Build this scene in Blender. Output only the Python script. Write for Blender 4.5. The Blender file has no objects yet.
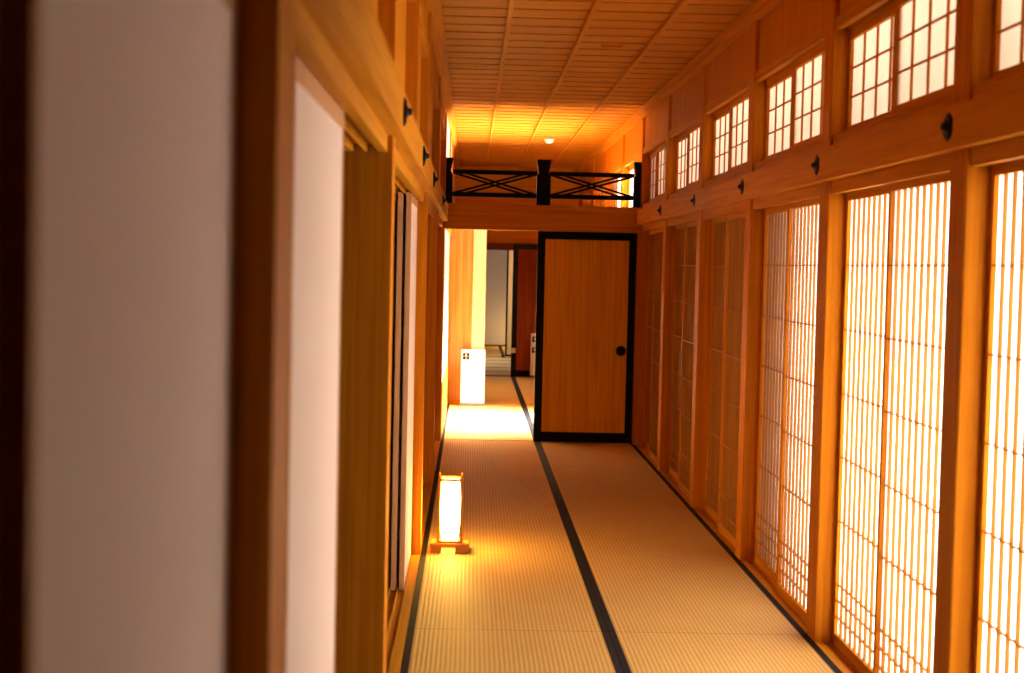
import bpy, bmesh, math, random
from mathutils import Vector, Matrix
random.seed(3)
SC = bpy.context.scene
COL = SC.collection

# ------------------------------------------------------------------ materials
def _mat(name):
    m = bpy.data.materials.new(name); m.use_nodes = True
    nt = m.node_tree
    return m, nt, nt.nodes['Principled BSDF']

def wood(name, col, dark, axis='Y', rough=0.5, scale=1.0, contrast=0.5, bump=0.03):
    """fine straight grain running along one axis"""
    m, nt, b = _mat(name)
    tc = nt.nodes.new('ShaderNodeTexCoord'); oi = nt.nodes.new('ShaderNodeObjectInfo')
    mp = nt.nodes.new('ShaderNodeMapping'); ad = nt.nodes.new('ShaderNodeVectorMath'); ad.operation = 'ADD'
    mu = nt.nodes.new('ShaderNodeMath'); mu.operation = 'MULTIPLY'; mu.inputs[1].default_value = 37.0
    nt.links.new(oi.outputs['Random'], mu.inputs[0])
    nt.links.new(tc.outputs['Object'], ad.inputs[0]); nt.links.new(mu.outputs[0], ad.inputs[1])
    s = {'X': (1.2, 45, 45), 'Y': (45, 1.2, 45), 'Z': (45, 45, 1.2)}[axis]
    mp.inputs['Scale'].default_value = tuple(v * scale for v in s)
    nt.links.new(ad.outputs[0], mp.inputs['Vector'])
    no = nt.nodes.new('ShaderNodeTexNoise'); no.inputs['Scale'].default_value = 1.0
    no.inputs['Detail'].default_value = 4.0; no.inputs['Distortion'].default_value = 0.6
    nt.links.new(mp.outputs[0], no.inputs['Vector'])
    cr = nt.nodes.new('ShaderNodeValToRGB')
    cr.color_ramp.elements[0].position = 0.5 - 0.5 * contrast * 0.6; cr.color_ramp.elements[0].color = (*dark, 1)
    cr.color_ramp.elements[1].position = 0.5 + 0.5 * contrast * 0.6; cr.color_ramp.elements[1].color = (*col, 1)
    nt.links.new(no.outputs['Fac'], cr.inputs['Fac']); nt.links.new(cr.outputs['Color'], b.inputs['Base Color'])
    b.inputs['Roughness'].default_value = rough
    b.inputs['Specular IOR Level'].default_value = 0.03
    if bump:
        bp = nt.nodes.new('ShaderNodeBump'); bp.inputs['Strength'].default_value = bump; bp.inputs['Distance'].default_value = 0.01
        nt.links.new(no.outputs['Fac'], bp.inputs['Height']); nt.links.new(bp.outputs[0], b.inputs['Normal'])
    return m

def plain(name, col, rough=0.6, var=0.06, scale=8.0, spec=0.3, metal=0.0):
    m, nt, b = _mat(name)
    tc = nt.nodes.new('ShaderNodeTexCoord')
    no = nt.nodes.new('ShaderNodeTexNoise'); no.inputs['Scale'].default_value = scale; no.inputs['Detail'].default_value = 3
    nt.links.new(tc.outputs['Object'], no.inputs['Vector'])
    mx = nt.nodes.new('ShaderNodeMix'); mx.data_type = 'RGBA'
    mx.inputs[6].default_value = (*[c * (1 - var) for c in col], 1); mx.inputs[7].default_value = (*[min(1, c * (1 + var)) for c in col], 1)
    nt.links.new(no.outputs['Fac'], mx.inputs[0]); nt.links.new(mx.outputs[2], b.inputs['Base Color'])
    b.inputs['Roughness'].default_value = rough; b.inputs['Specular IOR Level'].default_value = spec
    b.inputs['Metallic'].default_value = metal
    return m

def glowing(name, col, emit, strength, var=0.0, scale=6.0, base=(0.8, 0.75, 0.68)):
    """paper lit from behind: gives off light, slightly cloudy"""
    m, nt, b = _mat(name)
    b.inputs['Base Color'].default_value = (*base, 1); b.inputs['Roughness'].default_value = 0.9
    b.inputs['Specular IOR Level'].default_value = 0.1
    b.inputs['Emission Strength'].default_value = strength
    if var:
        tc = nt.nodes.new('ShaderNodeTexCoord'); no = nt.nodes.new('ShaderNodeTexNoise')
        no.inputs['Scale'].default_value = scale; no.inputs['Detail'].default_value = 4
        nt.links.new(tc.outputs['Object'], no.inputs['Vector'])
        mx = nt.nodes.new('ShaderNodeMix'); mx.data_type = 'RGBA'
        mx.inputs[6].default_value = (*[c * (1 - var) for c in emit], 1); mx.inputs[7].default_value = (*[c * (1 + var) for c in emit], 1)
        nt.links.new(no.outputs['Fac'], mx.inputs[0]); nt.links.new(mx.outputs[2], b.inputs['Emission Color'])
    else:
        b.inputs['Emission Color'].default_value = (*emit, 1)
    return m

def translucent(name, col, var=0.05, scale=5.0):
    """thin white paper that lets daylight through"""
    m, nt, b = _mat(name)
    nt.nodes.remove(b)
    out = nt.nodes['Material Output']
    tc = nt.nodes.new('ShaderNodeTexCoord'); no = nt.nodes.new('ShaderNodeTexNoise')
    no.inputs['Scale'].default_value = scale; no.inputs['Detail'].default_value = 4
    nt.links.new(tc.outputs['Object'], no.inputs['Vector'])
    mx = nt.nodes.new('ShaderNodeMix'); mx.data_type = 'RGBA'
    mx.inputs[6].default_value = (*[c * (1 - var) for c in col], 1); mx.inputs[7].default_value = (*[min(1, c * (1 + var)) for c in col], 1)
    nt.links.new(no.outputs['Fac'], mx.inputs[0])
    df = nt.nodes.new('ShaderNodeBsdfDiffuse'); tr = nt.nodes.new('ShaderNodeBsdfTranslucent'); ms = nt.nodes.new('ShaderNodeMixShader')
    nt.links.new(mx.outputs[2], df.inputs['Color']); nt.links.new(mx.outputs[2], tr.inputs['Color'])
    nt.links.new(df.outputs[0], ms.inputs[1]); nt.links.new(tr.outputs[0], ms.inputs[2]); ms.inputs[0].default_value = 0.5
    nt.links.new(ms.outputs[0], out.inputs['Surface'])
    return m

def rush(name, axis='X', c0=(0.38, 0.195, 0.032), c1=(0.70, 0.45, 0.14), pitch=0.0215):
    """woven rush: ribs repeated across one axis, fine weave along the other"""
    m, nt, b = _mat(name)
    tc = nt.nodes.new('ShaderNodeTexCoord')
    sx = nt.nodes.new('ShaderNodeSeparateXYZ'); nt.links.new(tc.outputs['Object'], sx.inputs[0])
    def sine(out, k):
        mu = nt.nodes.new('ShaderNodeMath'); mu.operation = 'MULTIPLY'; mu.inputs[1].default_value = 2 * math.pi / k
        nt.links.new(out, mu.inputs[0])
        s = nt.nodes.new('ShaderNodeMath'); s.operation = 'SINE'; nt.links.new(mu.outputs[0], s.inputs[0])
        return s.outputs[0]
    a, c = ('X', 'Y') if axis == 'X' else ('Y', 'X')
    s1 = sine(sx.outputs[a], pitch); s2 = sine(sx.outputs[c], 0.0066)
    ma = nt.nodes.new('ShaderNodeMath'); ma.operation = 'MULTIPLY_ADD'; ma.inputs[1].default_value = 0.30; ma.inputs[2].default_value = 0.5
    nt.links.new(s1, ma.inputs[0])
    mb = nt.nodes.new('ShaderNodeMath'); mb.operation = 'MULTIPLY_ADD'; mb.inputs[1].default_value = 0.06
    nt.links.new(s2, mb.inputs[0]); nt.links.new(ma.outputs[0], mb.inputs[2])
    no = nt.nodes.new('ShaderNodeTexNoise'); no.inputs['Scale'].default_value = 3.0; no.inputs['Detail'].default_value = 5
    nt.links.new(tc.outputs['Object'], no.inputs['Vector'])
    mc = nt.nodes.new('ShaderNodeMath'); mc.operation = 'MULTIPLY_ADD'; mc.inputs[1].default_value = 0.25
    nt.links.new(no.outputs['Fac'], mc.inputs[0]); nt.links.new(mb.outputs[0], mc.inputs[2])
    sb = nt.nodes.new('ShaderNodeMath'); sb.operation = 'SUBTRACT'; sb.inputs[1].default_value = 0.125
    nt.links.new(mc.outputs[0], sb.inputs[0])
    mx = nt.nodes.new('ShaderNodeMix'); mx.data_type = 'RGBA'
    mx.inputs[6].default_value = (*c0, 1); mx.inputs[7].default_value = (*c1, 1)
    nt.links.new(sb.outputs[0], mx.inputs[0]); nt.links.new(mx.outputs[2], b.inputs['Base Color'])
    bp = nt.nodes.new('ShaderNodeBump'); bp.inputs['Strength'].default_value = 0.35; bp.inputs['Distance'].default_value = 0.004
    nt.links.new(mb.outputs[0], bp.inputs['Height']); nt.links.new(bp.outputs[0], b.inputs['Normal'])
    b.inputs['Roughness'].default_value = 0.58; b.inputs['Specular IOR Level'].default_value = 0.35
    return m

W1 = (0.58, 0.208, 0.010); W2 = (0.46, 0.148, 0.005)      # posts
W3 = (0.59, 0.240, 0.014); W4 = (0.47, 0.172, 0.007)      # beams
M = dict(
    wx=wood('hinoki_across', W3, W4, 'X'),
    wy=wood('hinoki_along', W3, W4, 'Y'),
    wz=wood('hinoki_upright', W1, W2, 'Z'),
    board=wood('ceiling_cedar', (0.53, 0.220, 0.018), (0.43, 0.160, 0.010), 'X', 0.5, 0.7, 0.6),
    panel=wood('door_cedar', (0.90, 0.46, 0.036), (0.68, 0.30, 0.018), 'Z', 0.45, 0.9, 0.8),
    zelk=wood('zelkova_board', (0.66, 0.34, 0.11), (0.42, 0.18, 0.045), 'Z', 0.45, 0.8, 0.8),
    red=wood('red_cedar', (0.30, 0.075, 0.018), (0.17, 0.036, 0.009), 'Z', 0.5, 0.9, 0.8),
    lattice=wood('lattice_cedar', (0.42, 0.175, 0.030), (0.34, 0.13, 0.020), 'Z', 0.6, 1.0, 0.5, 0),
    fframe=wood('pale_cypress', (0.66, 0.36, 0.17), (0.56, 0.29, 0.125), 'Z', 0.55, 1.0, 0.5, 0),
    pale=plain('pale_plaster', (0.84, 0.74, 0.54), 0.8),
    paper=plain('fusuma_paper', (0.86, 0.69, 0.575), 0.9, 0.03, 5.0, 0.1),
    plaster=plain('grey_plaster', (0.52, 0.47, 0.42), 0.9),
    shoji=translucent('shoji_paper', (0.86, 0.83, 0.81)),
    winpaper=translucent('window_paper', (0.84, 0.70, 0.54), 0.14),
    lamp=glowing('lantern_paper', None, (1.0, 0.54, 0.085), 31.0),
    lampw=wood('lantern_wood', (0.34, 0.14, 0.03), (0.27, 0.10, 0.02), 'Z'),
    cloth=plain('tatami_edging', (0.008, 0.0065, 0.010), 0.75, 0.3, 160.0, 0.12),
    black=plain('black_lacquer', (0.0018, 0.0014, 0.0014), 0.4, 0.1, 10, 0.12),
    iron=plain('black_iron', (0.002, 0.002, 0.0024), 0.4, 0.2, 40, 0.2),
    rushx=rush('rush_ribs', 'X'),
    rushy=rush('rush_ribs_across', 'Y', (0.33, 0.25, 0.12), (0.50, 0.38, 0.19)),
    sign=plain('sign_white', (0.86, 0.85, 0.84), 0.5, 0.01),
    grey=plain('grey_plastic', (0.16, 0.16, 0.17), 0.5),
    ink=plain('black_ink', (0.012, 0.012, 0.014), 0.6),
    tan=plain('tan_paper', (0.62, 0.42, 0.17), 0.8),
    dim=plain('pale_print', (0.55, 0.55, 0.55), 0.6),
    white=plain('white_plastic', (0.85, 0.80, 0.70), 0.4),
    steel=plain('pale_metal', (0.55, 0.50, 0.45), 0.35, 0.1, 20, 0.5, 0.6),
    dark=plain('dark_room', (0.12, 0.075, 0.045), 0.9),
    bwood=wood('dark_wood', (0.16, 0.05, 0.012), (0.10, 0.03, 0.008), 'Y'),
)

# ------------------------------------------------------------------ mesh helpers
class MB:
    def __init__(self): self.bm = bmesh.new()
    def box(self, x0, x1, y0, y1, z0, z1, bev=0.0):
        t = bmesh.new()
        bmesh.ops.create_cube(t, size=1.0)
        for v in t.verts:
            v.co = Vector(((x0 + x1) / 2 + v.co.x * (x1 - x0), (y0 + y1) / 2 + v.co.y * (y1 - y0), (z0 + z1) / 2 + v.co.z * (z1 - z0)))
        if bev: bmesh.ops.bevel(t, geom=t.edges[:], offset=bev, segments=2, affect='EDGES')
        self._merge(t); return self
    def _merge(self, t):
        me = bpy.data.meshes.new('_t'); t.to_mesh(me); t.free(); self.bm.from_mesh(me); bpy.data.meshes.remove(me)
    def sheet(self, x, y0, y1, z0, z1):
        vs = [self.bm.verts.new(c) for c in ((x, y0, z0), (x, y0, z1), (x, y1, z1), (x, y1, z0))]
        self.bm.faces.new(vs); return self
    def bar(self, p, q, w, h, up=(0, 0, 1)):
        p, q = Vector(p), Vector(q); d = (q - p); L = d.length; d.normalize()
        s = d.cross(Vector(up)).normalized(); u = s.cross(d)
        t = bmesh.new(); bmesh.ops.create_cube(t, size=1.0)
        for v in t.verts: v.co = (p + q) / 2 + s * v.co.x * w + d * v.co.y * L + u * v.co.z * h
        self._merge(t); return self
    def lathe(self, prof, n=24, axis='Z', at=(0, 0, 0), square=False):
        """prof: list of (radius, height); revolved round an axis through at"""
        t = bmesh.new(); rings = []
        for r, h in prof:
            ring = []
            for i in range(n):
                a = 2 * math.pi * (i + 0.5) / n
                c, s = math.cos(a), math.sin(a)
                if square:
                    k = 1 / max(abs(c), abs(s)); c, s = c * k, s * k
                co = {'Z': (r * c, r * s, h), 'X': (h, r * c, r * s), 'Y': (r * c, h, r * s)}[axis]
                ring.append(t.verts.new(Vector(co) + Vector(at)))
            rings.append(ring)
        for a, b in zip(rings, rings[1:]):
            for i in range(n): t.faces.new((a[i], a[(i + 1) % n], b[(i + 1) % n], b[i]))
        t.faces.new(rings[0][::-1]); t.faces.new(rings[-1])
        bmesh.ops.recalc_face_normals(t, faces=t.faces[:])
        self._merge(t); return self
    def prism(self, pts, x0, x1, axis='X'):
        """outline (a, b) extruded along an axis"""
        t = bmesh.new()
        f = {'X': lambda a, b, h: (h, a, b), 'Y': lambda a, b, h: (a, h, b), 'Z': lambda a, b, h: (a, b, h)}[axis]
        A = [t.verts.new(f(a, b, x0)) for a, b in pts]; B = [t.verts.new(f(a, b, x1)) for a, b in pts]
        t.faces.new(A[::-1]); t.faces.new(B)
        n = len(pts)
        for i in range(n): t.faces.new((A[i], A[(i + 1) % n], B[(i + 1) % n], B[i]))
        bmesh.ops.recalc_face_normals(t, faces=t.faces[:])
        self._merge(t); return self
    def build(self, name, mat, parent=None, loc=None, smooth=False, origin=None):
        me = bpy.data.meshes.new(name)
        if origin is not None:
            bmesh.ops.translate(self.bm, verts=self.bm.verts[:], vec=-Vector(origin))
        if smooth:
            for f in self.bm.faces: f.smooth = True
        self.bm.to_mesh(me); self.bm.free()
        me.materials.append(mat)
        o = bpy.data.objects.new(name, me); COL.objects.link(o)
        if origin is not None: o.location = origin
        if loc is not None: o.location = loc
        if parent is not None: o.parent = parent
        return o

def tag(o, label=None, cat=None, group=None, kind=None):
    if label: o['label'] = label
    if cat: o['category'] = cat
    if group: o['group'] = group
    if kind: o['kind'] = kind
    return o
def thing(name, loc, label, cat, group=None):
    o = bpy.data.objects.new(name, None); COL.objects.link(o); o.location = loc; o.empty_display_size = 0.1
    return tag(o, label, cat, group)
def dup(root, loc, label, group=None):
    r = root.copy(); COL.objects.link(r); r.location = loc; r['label'] = label
    if group: r['group'] = group
    for ch in list(root.children):
        c = ch.copy(); COL.objects.link(c); c.parent = r
        for g in list(ch.children):
            d = g.copy(); COL.objects.link(d); d.parent = c
    return r
TRIM = [0]
def trim(mb, mat, parent=None, name=None):
    TRIM[0] += 1
    o = mb.build(name or 'trim_%d' % TRIM[0], mat, parent)
    if parent is None: o['kind'] = 'structure'
    return o
def struct(name, mb, mat):
    return tag(mb.build(name, mat), kind='structure')

# ------------------------------------------------------------------ layout (metres; x across, y along the corridor, z up)
BAY = 1.975; Y0 = 5.085; PW = 0.18
def py(k): return Y0 + BAY * k                 # near face of right-hand post k
XR, XL = 1.65, -0.268                          # post faces
YF = 14.95                                     # partition at the corridor's end
YG, YH, YI, YB = 19.0, 24.0, 29.35, 33.0       # partitions beyond
ZC = 3.28

# floor and mats ----------------------------------------------------------
struct('floor', MB().box(-3.4, 1.82, -1.2, 34, -0.2, -0.055), M['bwood'])

def make_mat(width, length, lab, across=False):
    t = thing('tatami_mat', (0, 0, 0), lab, 'tatami mat')
    bw = 0.034
    if not across:
        MB().box(bw, width - bw, 0.0004, length - 0.0004, -0.055, 0, 0.001).build('rush_surface', M['rushx'], t)
        for x in (0, width - bw):
            MB().box(x + 0.0005, x + bw - 0.0005, 0.0004, length - 0.0004, -0.055, 0.0015, 0.001).build('cloth_border', M['cloth'], t)
    else:
        MB().box(0.002, length - 0.002, bw, width - bw, -0.055, 0, 0.002).build('rush_surface', M['rushy'], t)
        for y in (0, width - bw):
            MB().box(0.002, length - 0.002, y + 0.0005, y + bw - 0.0005, -0.055, 0.0015, 0.0015).build('cloth_border', M['cloth'], t)
    return t
MW = (1.652 + 0.266) / 2
ordn = ['nearest', 'second', 'third', 'fourth', 'fifth']
m0 = make_mat(MW, BAY - 0.001, '')
first = True
whatL = ['cut off by the bottom edge of the photo', 'just in front of the small paper lantern', 'carrying the lit paper lantern', 'just behind the paper lantern', 'ending at the open doorway']
whatR = ['cut off by the bottom edge of the photo', 'beside the brightest shoji', 'beside the third right-hand post', 'one mat short of the closed sliding door', 'ending at the closed sliding door']
for i in range(5):
    y = 15.105 - BAY * (5 - i)
    for side, x, what in (('left', -0.266, whatL[i]), ('right', -0.266 + MW, whatR[i])):
        lab = 'tan tatami mat in the %s row, %s' % (side, what)
        if first: m0.location = (x, y, 0); m0['label'] = lab; m0['group'] = 'tatami mats of the corridor'; first = False
        else: dup(m0, (x, y, 0), lab, 'tatami mats of the corridor')
beyond = ['bright daylit', 'half lit', 'shaded', 'farthest shaded']
for i in range(4):
    y = 15.13 + BAY * i * 1.115
    for side, x in (('left', -0.266), ('right', -0.266 + MW)):
        o = dup(m0, (x, y, 0), '%s tatami mat on the %s side of the dark seam beyond the doorway' % (beyond[i], side), 'tatami mats beyond the doorway')
        o.scale = (1, 1.115, 1)
mB = make_mat(0.955, 1.9, 'greyish tatami mat laid crosswise in the farthest room, nearest its threshold', True)
mB['group'] = 'crosswise mats of the farthest room'; mB.location = (-0.9, YH + 0.13, 0)
for i in range(1, 5):
    dup(mB, (-0.9, YH + 0.13 + 0.957 * i, 0), 'greyish tatami mat laid crosswise in the farthest room, %s row from its threshold' % ordn[i], 'crosswise mats of the farthest room')
for i in range(5):
    dup(mB, (1.002, YH + 0.13 + 0.957 * i, 0), 'greyish crosswise tatami mat partly behind the far black-framed door', 'crosswise mats behind the far door')

# sills --------------------------------------------------------------------
def sill(xa, xb, y0, y1, ribs):
    b = MB().box(min(xa, xb), max(xa, xb), y0, y1, -0.055, -0.012)
    for r0, r1 in ribs: b.box(min(r0, r1), max(r0, r1), y0, y1, -0.013, 0.001, 0.0015)
    return b
trim(sill(1.653, 1.80, 3.0, YF, [(1.653, 1.690), (1.7225, 1.7295), (1.763, 1.80)]), M['wy'])
trim(sill(-0.267, -0.47, -1.0, YF, [(-0.267, -0.318), (-0.353, -0.362), (-0.398, -0.47)]), M['wy'])
trim(MB().box(-0.266, 1.65, 15.106, 15.129, -0.05, 0.002), M['bwood'])

# right wall: posts ---------------------------------------------------------
for k in range(-1, 10):
    trim(MB().box(XR, XR + 0.18, py(k), py(k) + PW, 2.2 if k == 6 else -0.05, ZC, 0.004), M['wz'])
# beams along the right wall
trim(MB().box(1.612, XR + 0.035, 3.0, YF + 0.02, 2.163, 2.312, 0.004), M['wy'])          # nageshi
for k in range(-1, 5):
    a, b = py(k) + PW, py(k + 1)
    kb = MB().box(1.663, 1.80, a, b, 2.128, 2.335)
    for r0, r1 in ((1.663, 1.690), (1.7225, 1.7295), (1.763, 1.80)): kb.box(r0, r1, a, b, 2.102, 2.13, 0.002)
    trim(kb, M['wy'])
for k in range(-1, 9):
    a, b = py(k) + PW, py(k + 1)
    lb = MB().box(1.664, 1.80, a, b, 2.331, 2.362, 0.002)
    for r0, r1 in ((1.664, 1.689), (1.7145, 1.7215), (1.749, 1.80)): lb.box(r0, r1, a, b, 2.360, 2.372, 0.002)
    trim(lb, M['wy'])
    hb = MB().box(1.656, 1.80, a, b, 2.872, 2.914, 0.003)
    for r0, r1 in ((1.656, 1.689), (1.7145, 1.7215), (1.749, 1.80)): hb.box(r0, r1, a, b, 2.856, 2.874, 0.002)
    trim(hb, M['wy'])
wr = MB()
for k in range(-1, 9):
    a, b = py(k) + PW, py(k + 1)
    wr.box(1.673, 1.80, a, b, 2.913, 3.30)
wr.box(1.66, 1.80, -1.0, 1.2, -0.05, 3.30); wr.box(1.66, 1.80, 1.2, 3.116, 2.1, 3.30); wr.box(1.66, 1.80, 2.95, 3.116, -0.05, 2.2)                     # solid wall behind the viewpoint
wr.box(1.66, 1.80, 19.1, YH, -0.05, 2.34)
wr.box(1.66, 1.80, 22.9, YH + 0.1, 2.3, 3.3)
struct('wall_right', wr, M['wz'])
trim(MB().box(1.605, XR + 0.02, -1.0, YH, 3.214, 3.246, 0.003).box(1.592, XR + 0.02, -1.0, YH, 3.243, 3.283, 0.003), M['wy'])

# shoji screens --------------------------------------------------------------
SW, SH = 0.925, 2.118
def make_shoji():
    """origin: near bottom corner of the corridor face; y runs along the wall"""
    t = thing('shoji_screen', (0, 0, 0), '', 'shoji screen')
    th, st = 0.030, 0.034
    for y in (0, SW - st): MB().box(0, th, y, y + st, 0, SH, 0.0015).build('stile', M['wz'], t)
    MB().box(0, th, st, SW - st, 0, 0.062, 0.0015).build('bottom_rail', M['wy'], t)
    MB().box(0, th, st, SW - st, 2.079, SH, 0.0015).build('top_rail', M['wy'], t)
    lat = MB(); n = 10; p = (SW - 2 * st) / n
    for i in range(1, n): lat.box(0.0034, 0.0175, st + p * i - 0.006, st + p * i + 0.006, 0.060, 2.081)
    for z in (0.139, 0.217, 0.293, 0.591, 0.888, 1.185, 1.483, 1.780): lat.box(0.0032, 0.0175, st - 0.002, SW - st + 0.002, z - 0.0022, z + 0.0022)
    lat.build('lattice', M['lattice'], t)
    MB().sheet(0.0185, st - 0.004, SW - st + 0.004, 0.058, 2.083).build('paper', M['shoji'], t)
    return t
wn = MB().sheet(1.75, 1.2, 2.95, 0.0, 2.1).build('unseen_fill_window', M['shoji']); wn['kind'] = 'structure'  # out-of-view paper window, added to brighten the nearest left panel
g = MB()
for i in range(20): g.box(1.735, 1.749, 1.2 + 0.0875 * i, 1.209 + 0.0875 * i, 0, 2.1)
for z in (0.02, 0.6, 1.2, 1.8, 2.08): g.box(1.738, 1.749, 1.2, 2.95, z, z + 0.01)
g.build('lattice', M['lattice'], wn)
bayname = ['in the bay cut by the right edge', 'in the brightest, second bay', 'in the third bay from the right edge',
           'in the fourth bay from the right edge', 'in the second bay from the far door', 'in the bay beside the far door']
s0 = make_shoji(); used = False
for k in range(-1, 5):
    a, b = py(k) + PW, py(k + 1)
    for which, x, y in (('nearer', 1.692, a + 0.002), ('farther', 1.732, b - SW - 0.002)):
        lab = 'tall shoji screen, the %s of the pair %s' % (which, bayname[k + 1])
        if not used: s0.location = (x, y, -0.008); s0['label'] = lab; s0['group'] = 'shoji screens of the right wall'; used = True
        else: dup(s0, (x, y, -0.008), lab, 'shoji screens of the right wall')

# upper windows ---------------------------------------------------------------
def make_sash(mat):
    t = thing('transom_sash', (0, 0, 0), '', 'window sash')
    th, st, H = 0.025, 0.026, 0.500
    for y in (0, SW - st): MB().box(0, th, y, y + st, 0, H, 0.0015).build('stile', M['wz'], t)
    MB().box(0, th, st, SW - st, 0, 0.049, 0.0015).build('bottom_rail', M['wy'], t)
    MB().box(0, th, st, SW - st, 0.446, H, 0.0015).build('top_rail', M['wy'], t)
    lat = MB(); n = 4; p = (SW - 2 * st) / n
    for i in range(1, n): lat.box(0.006, 0.0155, st + p * i - 0.0055, st + p * i + 0.0055, 0.047, 0.448)
    for i in (1, 2): z = 0.049 + 0.397 * i / 3; lat.box(0.007, 0.0155, st - 0.002, SW - st + 0.002, z - 0.004, z + 0.004)
    lat.build('lattice', M['wz'], t)
    MB().sheet(0.0165, st - 0.004, SW - st + 0.004, 0.045, 0.45).build('paper', mat, t)
    return t
w0 = make_sash(M['winpaper']); used = False
wname = ['in the bay at the top right corner', 'in the second bay from right', 'in the third bay from right', 'in the fourth bay from right',
         'in the fifth bay from right', 'in the bay ending at the black railing', 'just past the black railing', 'in the second bay past the black railing',
         'in the third bay past the black railing', 'in the farthest bay past the railing']
for k in range(-1, 8):
    a, b = py(k) + PW, py(k + 1)
    for which, x, y in (('nearer', 1.690, a + 0.002), ('farther', 1.7225, b - SW - 0.002)):
        lab = 'high lattice sash, %s of the pair %s' % (which, wname[k + 1])
        if not used: w0.location = (x, y, 2.364); w0['label'] = lab; w0['group'] = 'high lattice window sashes'; used = True
        else: dup(w0, (x, y, 2.364), lab, 'high lattice window sashes')

# nail covers -------------------------------------------------------------------
def make_nail(side):
    """black iron cover: scalloped shield with a stud; side = direction it points along x"""
    t = thing('nail_cover', (0, 0, 0), '', 'nail cover')
    pts = []
    for i in range(72):
        a = 2 * math.pi * i / 72
        r = 0.046 * (1 + 0.10 * abs(math.cos(3 * a + math.pi / 2)) ** 0.7 - 0.05)
        pts.append((r * math.cos(a), r * math.sin(a)))
    mb = MB().prism(pts, 0, side * 0.006)
    mb.prism([(y * 0.82, z * 0.82) for y, z in pts], side * 0.005, side * 0.011)
    mb.build('plate', M['iron'], t)
    MB().lathe([(0.026, side * 0.010), (0.018, side * 0.015), (0.012, side * 0.018), (0.013, side * 0.023), (0.010, side * 0.028), (0.002, side * 0.030)], 16, 'X').build('stud', M['iron'], t, smooth=True)
    return t
nr = make_nail(-1); used = False
postn = ['the post nearest the camera', 'the second post', 'the third post', 'the fourth post', 'the fifth post']
for k in range(0, 5):
    loc = (1.614, py(k) + 0.09, 2.240)
    lab = 'black iron nail cover on the right-hand beam at %s' % postn[k]
    if not used: nr.location = loc; nr['label'] = lab; nr['group'] = 'nail covers on the right beam'; used = True
    else: dup(nr, loc, lab, 'nail covers on the right beam')
nl = make_nail(1)
for i, y in enumerate((5.17, 7.25, 9.2, 12.17)):
    lab = 'black iron nail cover on the left-hand beam, %s from the camera' % ['first', 'second', 'third', 'fourth'][i]
    if i == 0: nl.location = (-0.238, y, 2.245); nl['label'] = lab; nl['group'] = 'nail covers on the left beam'
    else: dup(nl, (-0.238, y, 2.245), lab, 'nail covers on the left beam')

# left wall ------------------------------------------------------------------------
PL = [2.09, 5.09, 9.06, 12.07, YF]
for y in PL: trim(MB().box(XL - 0.18, XL, y, y + PW + 0.005, -0.05, ZC, 0.004), M['wz'])
trim(MB().box(XL - 0.15, XL, 7.16, 7.34, 2.2, ZC, 0.004), M['wz'])                     # hanging post over the wide opening
trim(MB().box(-0.238, XL - 0.035, -1.0, YF + 0.02, 2.158, 2.312, 0.004), M['wy'])
for a, b in zip([-1.0] + [y + PW + 0.005 for y in PL[:-1]], PL):
    kb = MB().box(-0.286, -0.46, a, b, 2.128, 2.32)
    for r0, r1 in ((-0.286, -0.318), (-0.353, -0.362), (-0.398, -0.46)): kb.box(r1, r0, a, b, 2.102, 2.13, 0.002)
    trim(kb, M['wy'])
    trim(MB().box(-0.276, -0.42, a, b, 2.308, 2.345, 0.002), M['wy'])
    trim(MB().box(-0.276, -0.42, a, b, 2.95, 3.0, 0.002), M['wy'])
wl = MB()
for a, b in zip([-1.0, 2.27, 5.27, 7.34, 9.24, 12.25], [2.09, 5.09, 7.16, 9.06, 12.07, YF]):
    m = (a + b) / 2
    wl.box(-0.42, -0.290, a, m + 0.02, 2.34, 2.955); wl.box(-0.42, -0.325, m, b, 2.34, 2.955)
    wl.box(-0.42, -0.285, a, b, 2.99, 3.30)
struct('wall_left', wl, M['wz'])
trim(MB().box(XL - 0.02, -0.222, -1.0, YH, 3.214, 3.246, 0.003).box(XL - 0.02, -0.209, -1.0, YH, 3.243, 3.283, 0.003), M['wy'])

# sliding paper panels of the left wall
FW = 0.955
def make_fusuma():
    t = thing('fusuma_panel', (0, 0, 0), '', 'sliding panel')
    th, st, H = 0.028, 0.022, 2.122
    MB().box(-th + 0.002, -0.002, st - 0.004, FW - st + 0.004, 0.02, H - 0.03).build('paper_face', M['paper'], t)
    for y in (0, FW - st): MB().box(-th, 0, y, y + st, 0, H, 0.0015).build('stile', M['fframe'], t)
    for n, z0, z1 in (('bottom_rail', 0, 0.026), ('top_rail', H - 0.05, H)): MB().box(-th, 0, st, FW - st, z0, z1, 0.0015).build(n, M['fframe'], t)
    return t
f0 = make_fusuma()
FP = [(-0.322, 1.128, 'white sliding paper panel filling the left edge of the photo, closest to the camera'),
      (-0.322, 2.865, 'white sliding paper panel between the two nearest left-hand posts'),
      (-0.322, 9.05 - FW, 'front one of two stacked sliding panels, narrow pale sliver before the orange left post'),
      (-0.366, 9.05 - FW - 0.008, 'rear one of two stacked sliding panels, seen by its edge beside the dark gap'),
      (-0.366, 2.28, 'white sliding paper panel mostly hidden behind the dark nearest left post')]
for i, (x, y, lab) in enumerate(FP):
    if i == 0: f0.location = (x, y, -0.010); f0['label'] = lab; f0['group'] = 'white sliding panels of the left wall'
    else:
        o = dup(f0, (x, y, -0.010), lab, 'white sliding panels of the left wall')
        if i == 1: o.scale = (1, 1.12, 1); o.location.y = 3.82 - FW * 1.12
for y in (9.26, 10.2, 12.27, 13.2, 13.98):
    pass
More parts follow.
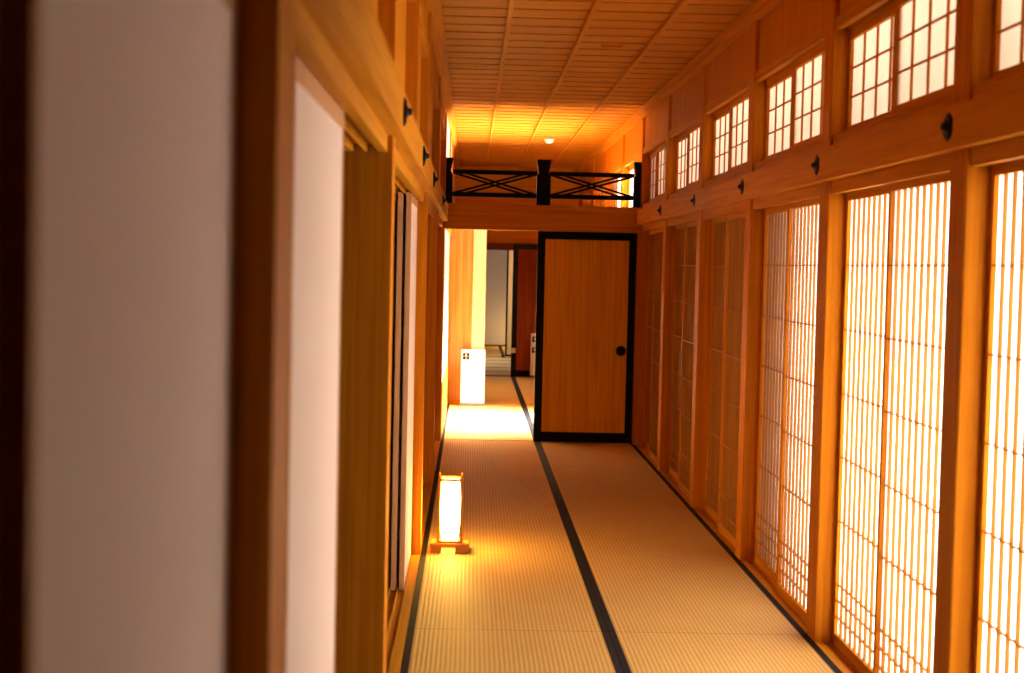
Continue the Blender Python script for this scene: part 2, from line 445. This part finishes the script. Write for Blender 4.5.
wi = MB().box(-0.40, -0.37, 9.27, 12.07, -0.012, 2.11).box(-0.40, -0.37, 12.27, YF, -0.012, 2.11)
struct('wall_left_closed_bays', wi, M['paper'])

# room behind the left openings, back wall of the corridor
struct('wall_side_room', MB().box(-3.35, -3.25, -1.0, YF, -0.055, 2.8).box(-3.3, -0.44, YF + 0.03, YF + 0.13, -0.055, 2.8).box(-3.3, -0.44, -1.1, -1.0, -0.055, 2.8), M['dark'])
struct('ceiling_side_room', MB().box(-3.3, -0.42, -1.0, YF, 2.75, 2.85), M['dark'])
struct('wall_behind', MB().box(-0.47, 1.80, -1.1, -1.0, -0.05, 3.4), M['bwood'])

# ceiling --------------------------------------------------------------------------
cb = MB(); P = 0.322; y = -1.0
while y < YH:
    y1 = min(y + P, YH + 0.05)
    cb.prism([(y, ZC + 0.004), (y1 - 0.0025, ZC + 0.011), (y1 - 0.0025, ZC + 0.05), (y, ZC + 0.05)], -0.45, 1.83)
    y += P
cb.box(-0.5, 1.85, -1.1, YH + 0.1, ZC + 0.045, ZC + 0.08)
ceil = struct('ceiling', cb, M['board'])
for i in range(3):
    x = 0.205 + 0.4935 * i
    MB().box(x - 0.016, x + 0.016, -1.0, 14.95, ZC - 0.022, ZC + 0.012, 0.003).build('batten', M['wy'], ceil)
    MB().box(x - 0.011, x + 0.011, 14.95, YH, ZC - 0.012, ZC + 0.012, 0.003).build('batten', M['wy'], ceil)
sd = thing('smoke_detector', (0.915, 18.6, ZC), 'round white detector on the lit ceiling above the railing post', 'smoke detector')
MB().lathe([(0.062, 0.004), (0.062, -0.010), (0.056, -0.016)], 28).build('mount', M['white'], sd, smooth=False)
MB().lathe([(0.046, -0.015), (0.046, -0.030), (0.034, -0.042), (0.012, -0.046)], 28).build('cap', M['white'], sd, smooth=False)
sl = thing('ceiling_slot', (0.945, 10.68, ZC), 'faint narrow wood-coloured slot plate between the right two ceiling battens', 'ceiling vent')
MB().box(-0.075, 0.075, -0.016, 0.016, -0.008, 0.014, 0.003).build('plate', M['wx'], sl)
for i in range(5): MB().box(-0.066 + 0.028 * i, -0.046 + 0.028 * i, -0.009, 0.009, -0.011, -0.007).build('slit', M['lattice'], sl)

# end of the corridor: beam, railing, sliding door ------------------------------------
trim(MB().box(-0.266, 1.645, YF - 0.03, YF + 0.16, 2.086, 2.282, 0.003), M['wx'])
trim(MB().box(-0.266, 1.645, YF - 0.02, YF + 0.16, 2.282, 2.335, 0.004), M['wx'])
trim(MB().box(XR - 0.02, XR + 0.18, YF, YF + PW, -0.05, 2.3, 0.003), M['wz'])
rl = thing('balustrade', (0.69, YF + 0.06, 2.335), 'black crossed-bar railing on top of the beam over the doorway', 'railing')
def rail_post(xa, xb, flare_l, flare_r):
    fl, fr = 0.018 * flare_l, 0.018 * flare_r
    MB().prism([(xa, 0), (xb, 0), (xb, 0.285), (xb - fr, 0.315), (xb - fr, 0.33), (xb + 0.004 * flare_r, 0.445), (xa - 0.004 * flare_l, 0.445), (xa + fl, 0.33), (xa + fl, 0.315), (xa, 0.285)], -0.06, 0.06, 'Y').build('post', M['black'], rl)
rail_post(-0.955, -0.888, 0, 1); rail_post(-0.066, 0.070, 1, 1); rail_post(0.886, 0.952, 1, 0)
for nm, z0, z1 in (('top_rail', 0.290, 0.334), ('bottom_rail', 0.070, 0.114)):
    MB().box(-0.89, -0.06, -0.022, 0.022, z0, z1, 0.003).box(0.06, 0.89, -0.022, 0.022, z0, z1, 0.003).build(nm, M['black'], rl)
for x0, x1 in ((-0.885, -0.063), (0.067, 0.885)):
    for s in (1, -1):
        for off in (0.0, 0.12):
            a, b = (x0 + off, x1 - 0.12 + off)
            za, zb = (0.302, 0.102) if s == 1 else (0.102, 0.302)
            # keep each brace between the two rails
            MB().bar((a, 0.006 * s, za), (b, 0.006 * s, zb), 0.016, 0.021, (0, 0, 1)).build('brace', M['black'], rl)

def black_door(name, x0, x1, y, h, fr, mat, lab, group=None, base=0.0, bot=None):
    t = thing(name, ((x0 + x1) / 2, y, base), lab, 'sliding door', group)
    w = (x1 - x0) / 2; bot = bot or fr
    MB().box(-w + fr - 0.005, w - fr + 0.005, -0.008, 0.008, bot - 0.005, h - fr + 0.005).build('wood_panel', mat, t)
    for s in (-1, 1):
        xa, xb = sorted((s * w, s * (w - fr)))
        MB().box(xa, xb, -0.016, 0.016, 0, h, 0.002).build('stile', M['black'], t)
    MB().box(-w + fr, w - fr, -0.016, 0.016, 0, bot, 0.002).build('bottom_rail', M['black'], t)
    MB().box(-w + fr, w - fr, -0.016, 0.016, h - fr, h, 0.002).build('top_rail', M['black'], t)
    return t
dr = black_door('sliding_door', 0.652, 1.634, 15.085, 2.083, 0.076, M['panel'], 'large wooden sliding door in a black frame closing the right of the corridor end', None, 0.003, 0.098)
p = MB().lathe([(0.050, -0.008), (0.050, -0.016), (0.041, -0.020), (0.036, -0.012), (0.002, -0.010)], 28, 'Y', (0.358, 0, 0.916)).build('door_pull', M['iron'], dr, smooth=False)

# cross passage beyond the doorway ---------------------------------------------------------
struct('wall_passage_left', MB().box(-0.42, -0.27, 15.14, YG, 0.55, 2.1).box(-0.42, -0.27, 15.14, YG, 2.35, 3.3), M['pale'])
trim(MB().box(-0.42, -0.262, 15.14, YG, -0.05, 0.55), M['wy'])
trim(MB().box(-0.42, -0.245, 15.14, YG, 2.1, 2.35), M['wy'])
for y in (17.0, 19.0): trim(MB().box(-0.42, -0.25, y, y + 0.16, 2.35, ZC), M['wz'])
# board wall and pale post at the back of the passage
struct('wall_passage_board', MB().box(-0.45, 0.03, YG + 0.02, YG + 0.07, 0.06, 2.35), M['zelk'])
trim(MB().box(-0.27, 0.03, YG, YG + 0.08, -0.05, 0.062), M['wx'])
trim(MB().box(0.024, 0.185, YG - 0.02, YG + 0.14, -0.05, 2.3, 0.003), M['pale'])
trim(MB().box(-0.27, 1.66, YG + 0.0, YG + 0.14, 2.3, 2.36), M['wx'])
trim(MB().box(0.19, 1.66, YG + 0.03, YG + 0.10, -0.05, 0.001), M['wx'])
struct('wall_far_left', MB().box(-0.42, -0.27, YG + 0.1, YH, -0.05, 3.3), M['wz'])

# far partition (second doorway) with its door
struct('wall_far', MB().box(-0.45, 1.8, YH, YH + 0.12, 2.09, 3.4).box(-1.2, 0.0, YH, YH + 0.12, -0.05, 2.1), M['wx'])
trim(MB().box(-0.3, 1.66, YH - 0.03, YH + 0.13, 1.985, 2.09, 0.003), M['bwood'])
trim(MB().box(0.0, 1.7, YH + 0.03, YH + 0.12, -0.05, 0.002), M['bwood'])
d2 = black_door('sliding_door', 0.655, 1.62, YH - 0.055, 2.08, 0.082, M['red'], 'reddish wooden door in a black frame seen through the open doorway', None, 0.003, 0.10)
MB().box(-0.481, -0.412, -0.021, -0.015, 0.37, 0.45, 0.002).build('corner_plate', M['steel'], d2)
d3 = black_door('sliding_door', 0.685, 1.60, YI, 2.085, 0.030, M['tan'], 'tan door with a thin black edge, farthest of the three doors', None, 0.003)
# farthest room
struct('wall_back', MB().box(-1.2, 2.95, YB, YB + 0.1, -0.05, 2.7), M['plaster'])
trim(MB().box(-1.2, 2.2, YB - 0.03, YB, -0.05, 0.03), M['bwood'])
struct('wall_back_left', MB().box(-1.3, -1.2, YH, YB, -0.05, 2.7).box(2.95, 3.05, YH, YB, -0.05, 2.7), M['plaster'])
struct('ceiling_back', MB().box(-1.3, 3.0, YH + 0.12, YB + 0.1, 2.6, 2.7), M['board'])
trim(MB().box(-1.2, 2.2, YI - 0.06, YI + 0.06, 2.09, 2.62), M['wx'])
o = make_mat(0.955, 1.9, 'pale tatami mat with a dark border at the foot of the grey back wall'); o.location = (-0.3, YI + 0.1, 0)
o.scale = (1, 1.85, 1)
dup(o, (0.655, YI + 0.1, 0), 'pale tatami mat at the back wall mostly hidden by the thin-edged door')

# lit paper lantern on the floor -----------------------------------------------------------
ln = thing('floor_lantern', (-0.095, 9.20, 0.0015), 'small glowing paper lantern with wooden posts standing on the tatami', 'lantern')
b = MB().box(-0.118, -0.050, -0.10, 0.10, 0.040, 0.058, 0.003).box(0.050, 0.118, -0.10, 0.10, 0.040, 0.058, 0.003).box(-0.051, 0.051, -0.10, -0.050, 0.040, 0.058).box(-0.051, 0.051, 0.050, 0.10, 0.040, 0.058)
b.build('base_top', M['lampw'], ln)
for x0, x1 in ((-0.112, -0.050), (0.034, 0.112)):
    MB().box(x0, x1, -0.09, 0.09, 0.0, 0.041, 0.003).build('foot', M['lampw'], ln)
for sx in (-1, 1):
    for sy in (-1, 1):
        xa = sx * 0.068; ya = sy * 0.068
        MB().box(xa - 0.006, xa + 0.006, ya - 0.006, ya + 0.006, 0.056, 0.470, 0.002).build('post', M['lampw'], ln)
for z in (0.062, 0.437):
    fr = MB()
    for s in (-1, 1):
        fr.box(-0.063, 0.063, s * 0.068 - 0.005, s * 0.068 + 0.005, z - 0.005, z + 0.010, 0.001)
        fr.box(s * 0.068 - 0.005, s * 0.068 + 0.005, -0.063, 0.063, z - 0.005, z + 0.010, 0.001)
    fr.build('crossbar', M['lampw'], ln)
MB().lathe([(0.048, 0.060), (0.052, 0.10), (0.058, 0.17), (0.061, 0.25), (0.060, 0.32), (0.056, 0.39), (0.052, 0.435)], 48, 'Z', square=True).build('paper_shade', M['lamp'], ln)

# white floor signs ---------------------------------------------------------------------------
def mark(parent, cx, cz, s, y):
    """dark rounded mark: four lobes round a light centre"""
    r = s / 2
    def rr(x0, x1, z0, z1, c):
        return [(x0 + c, z0), (x1 - c, z0), (x1, z0 + c), (x1, z1 - c), (x1 - c, z1), (x0 + c, z1), (x0, z1 - c), (x0, z0 + c)]
    g = 0.03 * s
    mb = MB()
    for x0, x1, z0, z1 in ((-r, -g, -r, -g * 0.3), (g, r, -r, -g * 0.3), (-r, -g * 3.2, g * 0.6, r), (g * 3.2, r, g * 0.6, r)):
        mb.prism([(cx + a, cz + c) for a, c in rr(x0, x1, z0, z1, 0.07 * s)], y, y - 0.002, 'Y')
    mb.box(cx - g * 3.4, cx + g * 3.4, y - 0.002, y, cz + r * 0.72, cz + r)
    return mb.build('emblem', M['ink'], parent)
def make_sign(loc, lab, second=False):
    t = thing('floor_sign', loc, lab, 'floor sign')
    MB().box(-0.148, 0.148, -0.06, 0.06, 0.035, 0.69, 0.004).build('box', M['sign'], t)
    MB().box(-0.150, 0.150, -0.064, 0.064, 0.0, 0.036, 0.003).build('base', M['grey'], t)
    if not second:
        mark(t, -0.086, 0.612, 0.082, -0.060)
        mb = MB()
        for x in (-0.112, -0.100, -0.082, -0.070): mb.box(x, x + 0.009, -0.0615, -0.0595, 0.560, 0.568)
        mb.build('lettering', M['dim'], t)
    else:
        mark(t, -0.085, 0.600, 0.090, -0.060); mark(t, -0.085, 0.430, 0.090, -0.060)
    return t
make_sign((0.048, 18.84, 0.0015), 'white box sign with one small dark emblem standing beside the doorway board wall')
make_sign((1.105, 23.84, 0.0015), 'white box sign with two dark marks, half hidden behind the black door frame', True)

# ------------------------------------------------------------------ light
def area(name, loc, rot, sx, sy, energy, col, spread=math.pi):
    l = bpy.data.lights.new(name, 'AREA'); l.shape = 'RECTANGLE'; l.size = sx; l.size_y = sy; l.energy = energy; l.color = col; l.spread = spread
    o = bpy.data.objects.new(name, l); COL.objects.link(o); o.location = loc; o.rotation_euler = rot
    return o
# daylight falling through the open right side of the cross passage
q = Vector((-1.0, 0, -0.66)).to_track_quat('-Z', 'Y').to_euler()
area('daylight_passage', (3.3, 17.05, 2.35), q, 1.5, 3.2, 540, (1.0, 0.95, 0.88), math.radians(44))
q = Vector((-1.0, 0, 1.30)).to_track_quat('-Z', 'Y').to_euler()
area('ground_bounce_passage', (2.75, 17.05, -0.15), q, 1.6, 3.5, 115, (0.92, 0.86, 1.0), math.radians(60))
# daylight outside the shoji of the near bays, and above the added dividing board
area('daylight_veranda', (2.75, 5.85, 1.05), (0, math.radians(90), 0), 2.1, 4.1, 375, (1.0, 0.91, 0.79))
area('daylight_upper', (2.75, 7.6, 2.95), (0, math.radians(90), 0), 0.9, 13.0, 140, (1.0, 0.87, 0.73))
struct('unseen_light_divider', MB().box(1.81, 2.9, 2.9, 15.0, 2.335, 2.36).box(1.81, 2.05, 15.0, YH, 2.335, 2.36), M['bwood'])  # unseen board added to keep upper and lower daylight apart
struct('unseen_light_blocker', MB().box(2.78, 2.82, 10.6, 15.0, -0.05, 2.34).box(1.81, 2.74, 14.96, 15.0, -0.05, 2.34), M['bwood'])  # unseen screen added to hold daylight off the far shoji
area('fill_far_bay', (1.63, 21.5, 1.2), (0, math.radians(62), 0), 1.6, 3.6, 30, (1.0, 0.78, 0.48), math.radians(120))  # added warm fill before a solid wall, lifts the floor past the passage
l = bpy.data.lights.new('far_room_lamp', 'POINT'); l.energy = 9; l.color = (1.0, 0.62, 0.22); l.shadow_soft_size = 0.08
o = bpy.data.objects.new('far_room_lamp', l); COL.objects.link(o); o.location = (0.95, 32.3, 0.35)
area('far_room_fill', (-1.1, 28.0, 1.4), (0, math.radians(-90), 0), 1.4, 3.0, 62, (1.0, 0.9, 0.78))  # added fill light that brightens the grey back wall

wd = bpy.data.worlds.new('World'); SC.world = wd; wd.use_nodes = True
wd.node_tree.nodes['Background'].inputs[0].default_value = (0.6, 0.7, 0.85, 1); wd.node_tree.nodes['Background'].inputs[1].default_value = 0.02

# ------------------------------------------------------------------ camera
f = 1526.0
C = Vector((512, 336.5)); VP = Vector((471.2, 265.3)); roll = 0.0225
d = Vector((VP.x - C.x, VP.y - C.y, f)).normalized()
t_ = -d.z * f / (d.y - roll * d.x)
v = Vector((-roll * t_, t_, f)).normalized()
if v.y < 0: v = -v
r = v.cross(d).normalized()
if r.x < 0: r = -r
right = Vector((r.x, d.x, -v.x)); down = Vector((r.y, d.y, -v.y)); fwd = Vector((r.z, d.z, -v.z))
cam = bpy.data.cameras.new('camera'); co = bpy.data.objects.new('camera', cam); COL.objects.link(co)
co.matrix_world = Matrix(((right.x, -down.x, -fwd.x, 0), (right.y, -down.y, -fwd.y, 0), (right.z, -down.z, -fwd.z, 1.734), (0, 0, 0, 1)))
cam.sensor_fit = 'HORIZONTAL'; cam.sensor_width = 36; cam.lens = f / 1024 * 36
cam.clip_start = 0.05; cam.clip_end = 100
cam.dof.use_dof = True; cam.dof.focus_distance = 11.5; cam.dof.aperture_fstop = 3.3
SC.camera = co

SC.view_settings.view_transform = 'Standard'; SC.view_settings.look = 'None'
SC.view_settings.exposure = 1.03; SC.view_settings.gamma = 1.0
SC.view_settings.use_curve_mapping = False
SC.cycles.max_bounces = 10; SC.cycles.diffuse_bounces = 6
